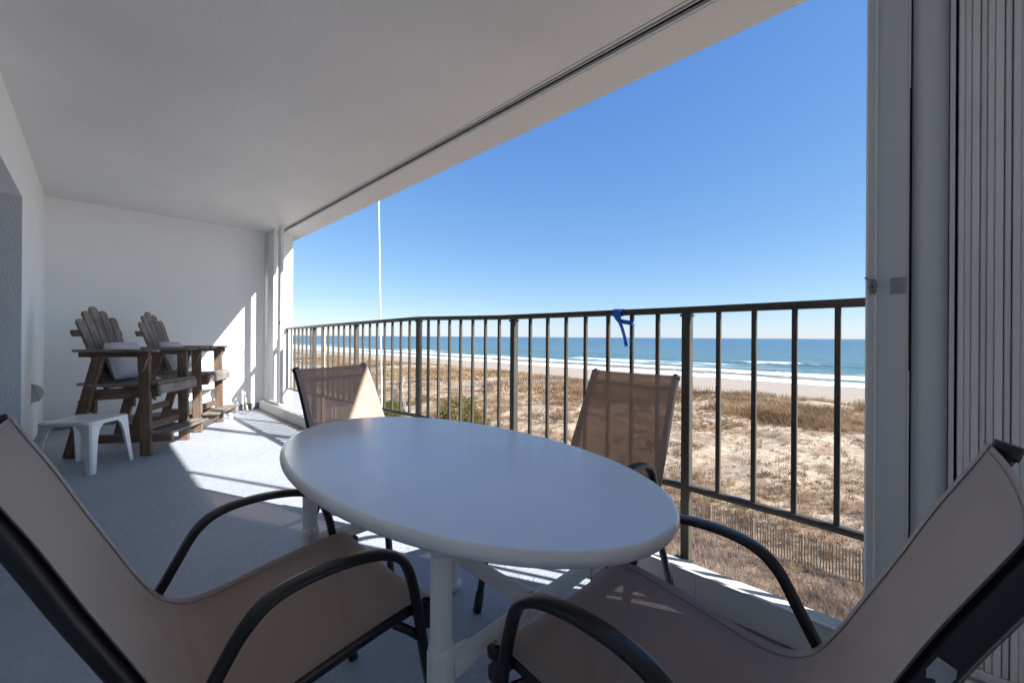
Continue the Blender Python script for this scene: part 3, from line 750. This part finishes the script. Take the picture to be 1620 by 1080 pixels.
# sea
def mat_sea():
    n = NT('atlantic_water'); v = n.coord()
    sx = n.n('ShaderNodeSeparateXYZ'); n.l(v, sx.inputs[0])
    geo = n.n('ShaderNodeMapRange'); n.l(sx.outputs[0], geo.inputs[0])
    for i_, v_ in zip(range(1, 5), (150, 900, 0, 1)): geo.inputs[i_].default_value = v_
    deep = n.ramp(geo.outputs[0], [(0,(.075,.155,.165)),(.12,(.060,.135,.160)),(.5,(.042,.112,.155)),(1,(.022,.082,.145))])
    streak = n.noise(n.coord('Object', (1,.25,1), (0,0,0)), .045, 6, .65, .3)
    c = n.mix(n.ramp(streak, [(.38,(0,0,0)),(.66,(.55,.55,.55))]), deep, (.10,.20,.23,1))
    green = n.n('ShaderNodeMapRange'); n.l(sx.outputs[0], green.inputs[0])
    for i_, v_ in zip(range(1, 5), (150, 190, .75, 0)): green.inputs[i_].default_value = v_
    c = n.mix(green.outputs[0], c, (.12,.155,.11,1))
    # foam: lines parallel to the beach broken by noise, plus the wash at the shoreline
    wob = n.noise(n.coord('Object', (1,.30,1)), .05, 5, .6)
    xx = n.math('ADD', sx.outputs[0], n.math('MULTIPLY', wob, 26))
    fr = n.noise(n.coord('Object', (1,.45,1)), .55, 6, .75, .4)
    def band(c0, half, thr):
        d = n.math('ABSOLUTE', n.math('SUBTRACT', xx, c0)); k = n.math('SUBTRACT', 1.0, n.math('DIVIDE', d, half))
        k = n.math('MAXIMUM', k, 0.0); return n.ramp(n.math('ADD', k, n.math('MULTIPLY', n.math('SUBTRACT', fr, .5), 1.5)), [(thr,(0,0,0)),(thr+.16,(1,1,1))])
    gate = n.ramp(n.noise(n.coord('Object', (.3,.4,1)), .035, 3, .5), [(.46,(0,0,0)),(.56,(1,1,1))])
    f1 = band(172, 13, .34); f2 = n.math('MULTIPLY', band(206, 5, .42), gate); f3 = n.math('MAXIMUM', band(143, 13, .15), n.math('MULTIPLY', band(192, 4, .5), gate))
    caps = n.ramp(n.noise(n.coord('Object', (1,.16,1)), .16, 6, .72, .2), [(.675,(0,0,0)),(.73,(.55,.55,.55))])
    foam = n.math('MINIMUM', n.math('MAXIMUM', n.math('MAXIMUM', n.math('MAXIMUM', f1, f2), f3), caps), 1.0)
    wave = n.n('ShaderNodeMapRange'); n.l(sx.outputs[2], wave.inputs[0])
    for i_, v_ in zip(range(1, 5), (-10.15, -9.7, 0, 1)): wave.inputs[i_].default_value = v_
    c = n.mix(wave.outputs[0], c, (.085,.125,.085,1))
    cw = n.n('ShaderNodeMapRange'); n.l(sx.outputs[2], cw.inputs[0])
    for i_, v_ in zip(range(1, 5), (-9.75, -9.3, 0, 1)): cw.inputs[i_].default_value = v_
    ygate = n.n('ShaderNodeMapRange'); n.l(n.math('ABSOLUTE', n.math('SUBTRACT', sx.outputs[1], 43.0)), ygate.inputs[0])
    for i_, v_ in zip(range(1, 5), (6, 11, 1, 0)): ygate.inputs[i_].default_value = v_
    spill = n.math('MULTIPLY', n.math('MULTIPLY', wave.outputs[0], ygate.outputs[0]), n.ramp(fr, [(.36,(0,0,0)),(.48,(1,1,1))]))
    capf = n.math('MULTIPLY', cw.outputs[0], n.ramp(fr, [(.44,(0,0,0)),(.52,(1,1,1))]))
    foam = n.math('MINIMUM', n.math('MAXIMUM', foam, n.math('MAXIMUM', spill, capf)), 1.0)
    c = n.mix(foam, c, (.88,.90,.90,1))
    ch_ = n.n('ShaderNodeMapRange'); n.l(geo.outputs[0], ch_.inputs[0])
    w1 = n.noise(n.coord('Object', (1,.35,1)), .30, 6, .62, .3); w2 = n.noise(v, 1.6, 4, .6)
    h = n.math('ADD', n.math('MULTIPLY', w1, 1.0), n.math('MULTIPLY', w2, .22))
    r = n.mix(foam, (.30,.30,.30,1), (.9,.9,.9,1))
    return n.fin(n.pbr(c, r, .42, nrm=n.bump(h, 1.0, 1.5)))
MAT['sea'] = mat_sea()
def seaz(X, Y):
    z = np.full(X.shape, -10.35)
    sw = 26*0
    for x0, a, wd, sd_ in ((180, .35, 2.6, 5), (208, .45, 4.5, 6), (245, .45, 7, 7)):
        xc = x0+7*(hash_noise(X*0, Y, 60, sd_)-.5)+2*(hash_noise(X*0, Y, 14, sd_+3)-.5)
        am = a*np.clip((hash_noise(X*0, Y, 45, sd_+9)-.30)*2.2, 0, 1)
        if x0 == 208: am = np.maximum(am, 1.25*np.exp(-((Y-42)/22)**2)); 
        d = X-xc; z = z+am*np.where(d < 0, np.exp(-(d/(wd*.45))**2), np.exp(-(d/(wd*1.6))**2))
    z = z+.10*(hash_noise(X, Y, 8, 4)-.5)*(X < 500)
    return z
xs = np.concatenate([np.arange(120, 240, 1.0), np.arange(240, 420, 5), np.geomspace(425, 60000, 34)])
ys = np.concatenate([-np.geomspace(60000, 130, 26), np.arange(-120, 260, 2.0), np.geomspace(265, 60000, 46)])
g = grid_mesh('sea_water', xs, ys, seaz, 'sea'); tag(g, kind='structure')

# ------------------------------------------------------------------ dune grass and brush
def mat_blades(name, stops, tl=.25, rough=.85):
    n = NT(name); a = n.n('ShaderNodeAttribute', _attribute_name='tone')
    c = n.ramp(a.outputs['Fac'], stops)
    p = n.pbr(c, rough, .1); t_ = n.n('ShaderNodeBsdfTranslucent'); n.l(c, t_.inputs[0])
    m_ = n.n('ShaderNodeMixShader', Fac=tl); n.l(p, m_.inputs[1]); n.l(t_.outputs[0], m_.inputs[2]); return n.fin(m_.outputs[0])
MAT['drygrass'] = mat_blades('dry_beach_grass', [(0,(.14,.087,.05)),(.35,(.29,.192,.112)),(.7,(.43,.31,.195)),(1,(.54,.42,.28))])
MAT['twig'] = mat_blades('bare_brush_twigs', [(0,(.13,.085,.065)),(.4,(.27,.195,.155)),(.75,(.44,.345,.275)),(1,(.62,.52,.43))], .1)
def in_view(x, y, pad=.08):
    Z = x*math.sin(YAW)+y*math.cos(YAW); Rr = x*math.cos(YAW)-y*math.sin(YAW); k = Rr/np.maximum(Z, .1)
    return (Z > 1) & (k > -.58-pad) & (k < .90+pad)
def tufts(name, P, hgt, nb, spread, wid, mat, tone, lean=.5, seed=0, kink=False):
    r = np.random.default_rng(seed); n_ = len(P); tot = n_*nb
    base = np.repeat(P, nb, 0); h = np.repeat(hgt, nb)*r.uniform(.55, 1.1, tot); ang = r.uniform(0, 2*np.pi, tot)
    off = np.stack([np.cos(ang), np.sin(ang)], 1)*(np.repeat(spread, nb)*r.uniform(0, 1, tot)**.7)[:, None]
    ln = r.uniform(.1, 1, tot)*lean; ang2 = ang+r.normal(0, .6, tot)
    tip = base.copy(); tip[:, :2] += off; root = tip.copy()
    tip[:, 0] += np.cos(ang2)*ln*h; tip[:, 1] += np.sin(ang2)*ln*h; tip[:, 2] += h*np.sqrt(np.maximum(.15, 1-ln**2*.6))
    mid = root*.5+tip*.5; mid[:, 2] += h*.10
    ya = r.uniform(0, np.pi, tot); wv_ = np.stack([np.cos(ya), np.sin(ya), np.zeros(tot)], 1)*(np.repeat(wid, nb)*.5)[:, None]
    V = np.concatenate([(root-wv_)[:, None], (root+wv_)[:, None], (mid+wv_*.8)[:, None], (mid-wv_*.8)[:, None], tip[:, None]], 1).reshape(-1, 3)
    i = np.arange(tot)*5
    F = np.concatenate([np.stack([i, i+1, i+2], 1), np.stack([i, i+2, i+3], 1), np.stack([i+3, i+2, i+4], 1)])
    tn = np.clip(np.repeat(tone, nb)+r.normal(0, .13, tot), 0, 1)
    o = np_mesh(name, V, F, mat, np.repeat(tn, 5)); return tag(o, kind='stuff')
def scatter(x0, x1, y0, y1, n_, dens=None, seed=0, pad=.08):
    r = np.random.default_rng(seed); x = r.uniform(x0, x1, n_); y = r.uniform(y0, y1, n_); k = in_view(x, y, pad)
    if dens is not None: k &= r.uniform(0, 1, n_) < dens(x, y)
    x, y = x[k], y[k]; return np.stack([x, y, ground(x, y)-.02], 1)
r_ = np.random.default_rng(5)
# near brush under the balcony, up to the fence
P = scatter(3.5, 20.8, -2, 26, 15000, lambda x, y: .35+.65*(hash_noise(x, y, 2.2, 20) > .33), 31)
tufts('brush', P, r_.uniform(.25, .85, len(P))*(.45+.75*hash_noise(P[:,0], P[:,1], 1.5, 51))*np.clip((22.5-P[:,0])/4, .35, 1), 18, r_.uniform(.08, .34, len(P)), r_.uniform(.006, .013, len(P)), 'twig', .22+.70*hash_noise(P[:,0], P[:,1], 1.6, 21), 1.15, 1)
P = scatter(8, 30, -3, 40, 5200, lambda x, y: (hash_noise(x, y, 2.6, 22) > .45)*.8, 32)
tufts('beach_grass', P, r_.uniform(.25, .60, len(P)), 22, r_.uniform(.06, .22, len(P)), r_.uniform(.010, .018, len(P)), 'drygrass', .25+.6*hash_noise(P[:,0], P[:,1], 3, 23), .9, 2)
# patchy dune grass
P = scatter(22, 60, -6, 120, 40000, lambda x, y: np.clip((.55*hash_noise(x, y, 5, 24)+.45*hash_noise(x, y, 1.6, 25)-.42)*6, .12, 1), 33)
tufts('dune_grass', P, r_.uniform(.12, .42, len(P))*(.5+.9*hash_noise(P[:,0], P[:,1], 2.5, 53)), 14, r_.uniform(.10, .40, len(P)), r_.uniform(.02, .045, len(P)), 'drygrass', 0+.72*hash_noise(P[:,0], P[:,1], 3, 26), .95, 3)
# dense belt on the fore dune
P = scatter(48, 78, -20, 60, 22000, lambda x, y: np.clip((hash_noise(x, y, 7, 27)-.18)*4, 0, 1)*np.clip((x-49-5*hash_noise(x,y,6,41))/3, 0, 1)*np.where(x > 68, .5, 1)*np.clip((78-x)/6, 0, 1)*np.where(y < 30+.1*x, 1, .5), 34)
tufts('fore_dune_grass', P, r_.uniform(.4, 1.2, len(P))*(.30+1.1*hash_noise(P[:,0], P[:,1], 3.5, 52)), 16, r_.uniform(.12, .6, len(P)), r_.uniform(.025, .05, len(P)), 'drygrass', .10+.62*hash_noise(P[:,0], P[:,1], 4, 28), .95, 4)
P = scatter(50, 80, 30, 420, 30000, lambda x, y: np.clip((hash_noise(x, y, 9, 29)-.35)*3.5, 0, 1)*.9, 35, .02)
tufts('far_dune_grass', P, r_.uniform(.4, 1.0, len(P)), 8, r_.uniform(.2, .7, len(P)), r_.uniform(.08, .14, len(P)), 'drygrass', .15+.65*hash_noise(P[:,0], P[:,1], 12, 30), .8, 5)

# ------------------------------------------------------------------ sand fences
def fence(name, pts, step, hgt, wd, mat, label, post_every, lean=.022, seed=1, cat='fence'):
    r0 = random.Random(seed); root = empty(name, (pts[0][0], pts[0][1], float(ground(*pts[0])))); tag(root, label, cat)
    o0 = Vector(root.location); P = [Vector((*p, 0)) for p in pts]; acc = 0; n_ = 0; prev = None
    segs = [(P[i], P[i+1]) for i in range(len(P)-1)]; wires = [[], []]
    for a, b in segs:
        L_ = (b-a).length; k = int(L_/step)
        for i in range(k):
            p = a.lerp(b, i/k); p.x += .05*math.sin(p.y*1.3); gz = float(ground(p.x, p.y)); dr = (b-a).normalized()
            hh = hgt*r0.uniform(.94, 1.04); tl = r0.uniform(-lean, lean); base = Vector((p.x, p.y, gz-.1))-o0
            top = base+Vector((dr.x*tl*hh+r0.uniform(-.02,.02), dr.y*tl*hh, hh+.1))
            MB().bar(base, top, wd, .010, (dr.y, -dr.x, 0), 0).build('picket', mat, root)
            for q, f in enumerate((.28, .75)): wires[q].append(base.lerp(top, f))
            if n_ % post_every == 0: MB().bar(base+Vector((.04,0,-.1)), base+Vector((.04,0,hgt+.16)), .075, .07, (dr.y, -dr.x, 0), .005).build('post', mat, root)
            n_ += 1
    for wpts in wires: MB().sweep(wpts, .004, .004, (0,0,1), 5).build('wire', 'steel', root)
    return root
fence('sand_fence', [(21.0, -.6), (21.25, 6), (21.3, 10.6)], .104, 1.2, .044, 'picket', 'brown lath sand fence below the railing at the foot of the dune', 18)
fence('sand_fence', [(78.5, 14), (79.5, 34)], .5, .7, .07, 'picket', 'distant sand fence along the beach edge behind the dune grass', 8, seed=3)
fence('sand_fence', [(25.5, 42), (34, 58), (45, 75)], .42, 1.2, .20, 'greyfence', 'silver grey fence climbing the dune path at the left', 9, seed=5)
fence('sand_fence', [(43, 66), (57, 52), (64, 47)], .45, 1.1, .10, 'greyfence', 'silver grey fence crossing the dune beyond the evergreen bush', 9, seed=6)

# ------------------------------------------------------------------ evergreen bushes
def mat_leaf(name, a, b, c):
    n = NT(name); t_ = n.n('ShaderNodeAttribute', _attribute_name='tone'); col = n.ramp(t_.outputs['Fac'], [(0, a), (.5, b), (1, c)])
    p = n.pbr(col, .6, .3); tl = n.n('ShaderNodeBsdfTranslucent'); n.l(col, tl.inputs[0])
    m_ = n.n('ShaderNodeMixShader', Fac=.25); n.l(p, m_.inputs[1]); n.l(tl.outputs[0], m_.inputs[2]); return n.fin(m_.outputs[0])
MAT['leaf'] = mat_leaf('evergreen_needles', (.05,.055,.014), (.14,.12,.025), (.28,.21,.05))
MAT['leaf2'] = mat_leaf('yellow_green_leaves', (.05,.07,.012), (.13,.15,.025), (.24,.24,.05))
MAT['bark'] = m_paint('shrub_bark', (.10,.07,.05,1), .5, 20, .9, .1)
def bush(x, y, w_, h_, mat, label, seed, n_sp=260):
    gz = float(ground(x, y)); root = empty('evergreen_bush', (x, y, gz)); tag(root, label, 'bush'); r = np.random.default_rng(seed)
    br = MB(); tips = []
    for i in range(n_sp):
        a = r.uniform(0, 2*np.pi); e = r.uniform(-.1, 1)**.8 if r.uniform() > .3 else r.uniform(0, .5)
        e = max(0., e) if not isinstance(e, complex) else .2
        rad = w_/2*math.sqrt(max(0, 1-(e*.95)**2))*r.uniform(.65, 1.08); z = h_*(e*.9+.08)*r.uniform(.85, 1.1)
        tips.append((math.cos(a)*rad, math.sin(a)*rad, z, a))
    for tx, ty, tz, a in tips[:34]: br.sweep([(0,0,.0), (tx*.35, ty*.35, tz*.5), (tx*.95, ty*.95, tz*.97)], [.06,.04,.012], [.06,.04,.012], (0,1,.1), 5)
    br.build('stem', 'bark', root)
    V, F, T = [], [], []; k = 0
    for tx, ty, tz, a in tips:
        tone = r.uniform(0, 1); n_l = 46
        for j in range(n_l):
            f = r.uniform(-.32, .32); c = np.array([tx, ty, tz])+r.normal(0, 1, 3)*np.array([.17,.17,.07])+np.array([math.cos(a)*f, math.sin(a)*f, abs(f)*.3])
            d_ = np.array([math.cos(a), math.sin(a), .7])+r.normal(0, .55, 3); d_ /= np.linalg.norm(d_); s_ = np.cross(d_, r.normal(0, 1, 3)); s_ /= np.linalg.norm(s_)
            l_ = r.uniform(.09, .20); V += [c, c+d_*l_+s_*.03, c+d_*l_-s_*.03]; F.append((k, k+1, k+2)); k += 3; T += [np.clip(tone*.7+r.uniform(0, .3), 0, 1)]*3
    o = np_mesh('foliage', np.array(V), np.array(F), mat, T); o.parent = root; return root
def at(px, Z): Rr = (px-810)/642*Z; return (Z*math.sin(YAW)+Rr*math.cos(YAW), Z*math.cos(YAW)-Rr*math.sin(YAW))
bush(*at(728, 36), 4.8, 3.5, 'leaf', 'rounded dark evergreen bush with yellowish tips standing alone on the sand', 2, 300)
bush(*at(618, 42), 2.2, 2.4, 'leaf2', 'small yellow green bush beside the silver fence near the white flagpole', 4, 120)

# ------------------------------------------------------------------ flagpole, walkway and white railings below on the left
def world(px, py, Z):
    x, y = at(px, Z); return Vector((x, y, 1.1-(py-(529+(px-464)*.0108))/642*Z))
a, b = world(606, 700, 22), world(597.5, 290, 22)
d_ = (b-a).normalized(); a = a-d_*((a.z+8.4)/d_.z)
fp = MB().sweep([a, a.lerp(b, .5), b+d_*1.0], [.042,.034,.026], [.042,.034,.026], (1,0,0), 14).build('flagpole', 'rope'); MB().sweep([a+Vector((-.11,-.11,1.0)), a.lerp(b,.5)+Vector((-.10,-.10,0)), b+Vector((-.06,-.06,0))], .008, .008, (1,0,0), 6).build('halyard', 'steel', fp)
tag(fp, 'tall thin white flagpole rising past the railing into the sky', 'flagpole')
MAT['paving'] = m_paint('pale_concrete_paving', (.42,.41,.39,1), .3, 14, .85, .08)
MAT['lawn'] = m_paint('winter_lawn', (.10,.075,.045,1), .6, 6, .95, .2)
def gslab(name, pts, mat, dz):
    V = [(x, y, -8.25+dz) for x, y in pts]; m_ = MB(); n_ = len(V); m_.v = V+[(x, y, z-.6) for x, y, z in V]
    m_.quad(list(range(n_))); 
    for i in range(n_): m_.quad([i, i+n_, (i+1)%n_+n_, (i+1)%n_])
    return struct(name, m_, mat)
gslab('lawn', [(2.8, 14), (16.5, 14), (19.5, 48), (2.8, 62)], 'lawn', .10)
gslab('path', [(9.2, 14.1), (10.8, 14.1), (15.6, 47), (13.8, 47)], 'paving', .16)
gslab('deck', [(2.8, 49), (22.5, 44), (25, 75), (2.8, 90)], 'paving', .3)
def wrail(p, q, label, n_):
    root = empty('white_railing', (*p, -7.95)); tag(root, label, 'railing', 'white railings round the deck below')
    P_, Q_ = Vector((0,0,0)), Vector((q[0]-p[0], q[1]-p[1], 0))
    for z in (.12, 1.05): MB().bar(P_+Vector((0,0,z)), Q_+Vector((0,0,z)), .09, .07, (0,0,1), 0).build('rail', 'railwhite', root)
    for i in range(n_+1):
        c = P_.lerp(Q_, i/n_)
        if i % 8 == 0: MB().box(c+Vector((0,0,.6)), (.13,.13,1.2)).build('post', 'railwhite', root)
        else: MB().box(c+Vector((0,0,.58)), (.05,.05,.88)).build('baluster', 'railwhite', root)
wrail((14.8, 46.5), (18.3, 45.4), 'short white railing at the near corner of the deck', 16)
wrail((18.6, 45.3), (22.2, 44.4), 'white railing at the seaward corner of the deck beside the dune path', 16)
wrail((22.4, 44.6), (24.6, 70), 'long white railing running away along the dune side of the deck', 48)
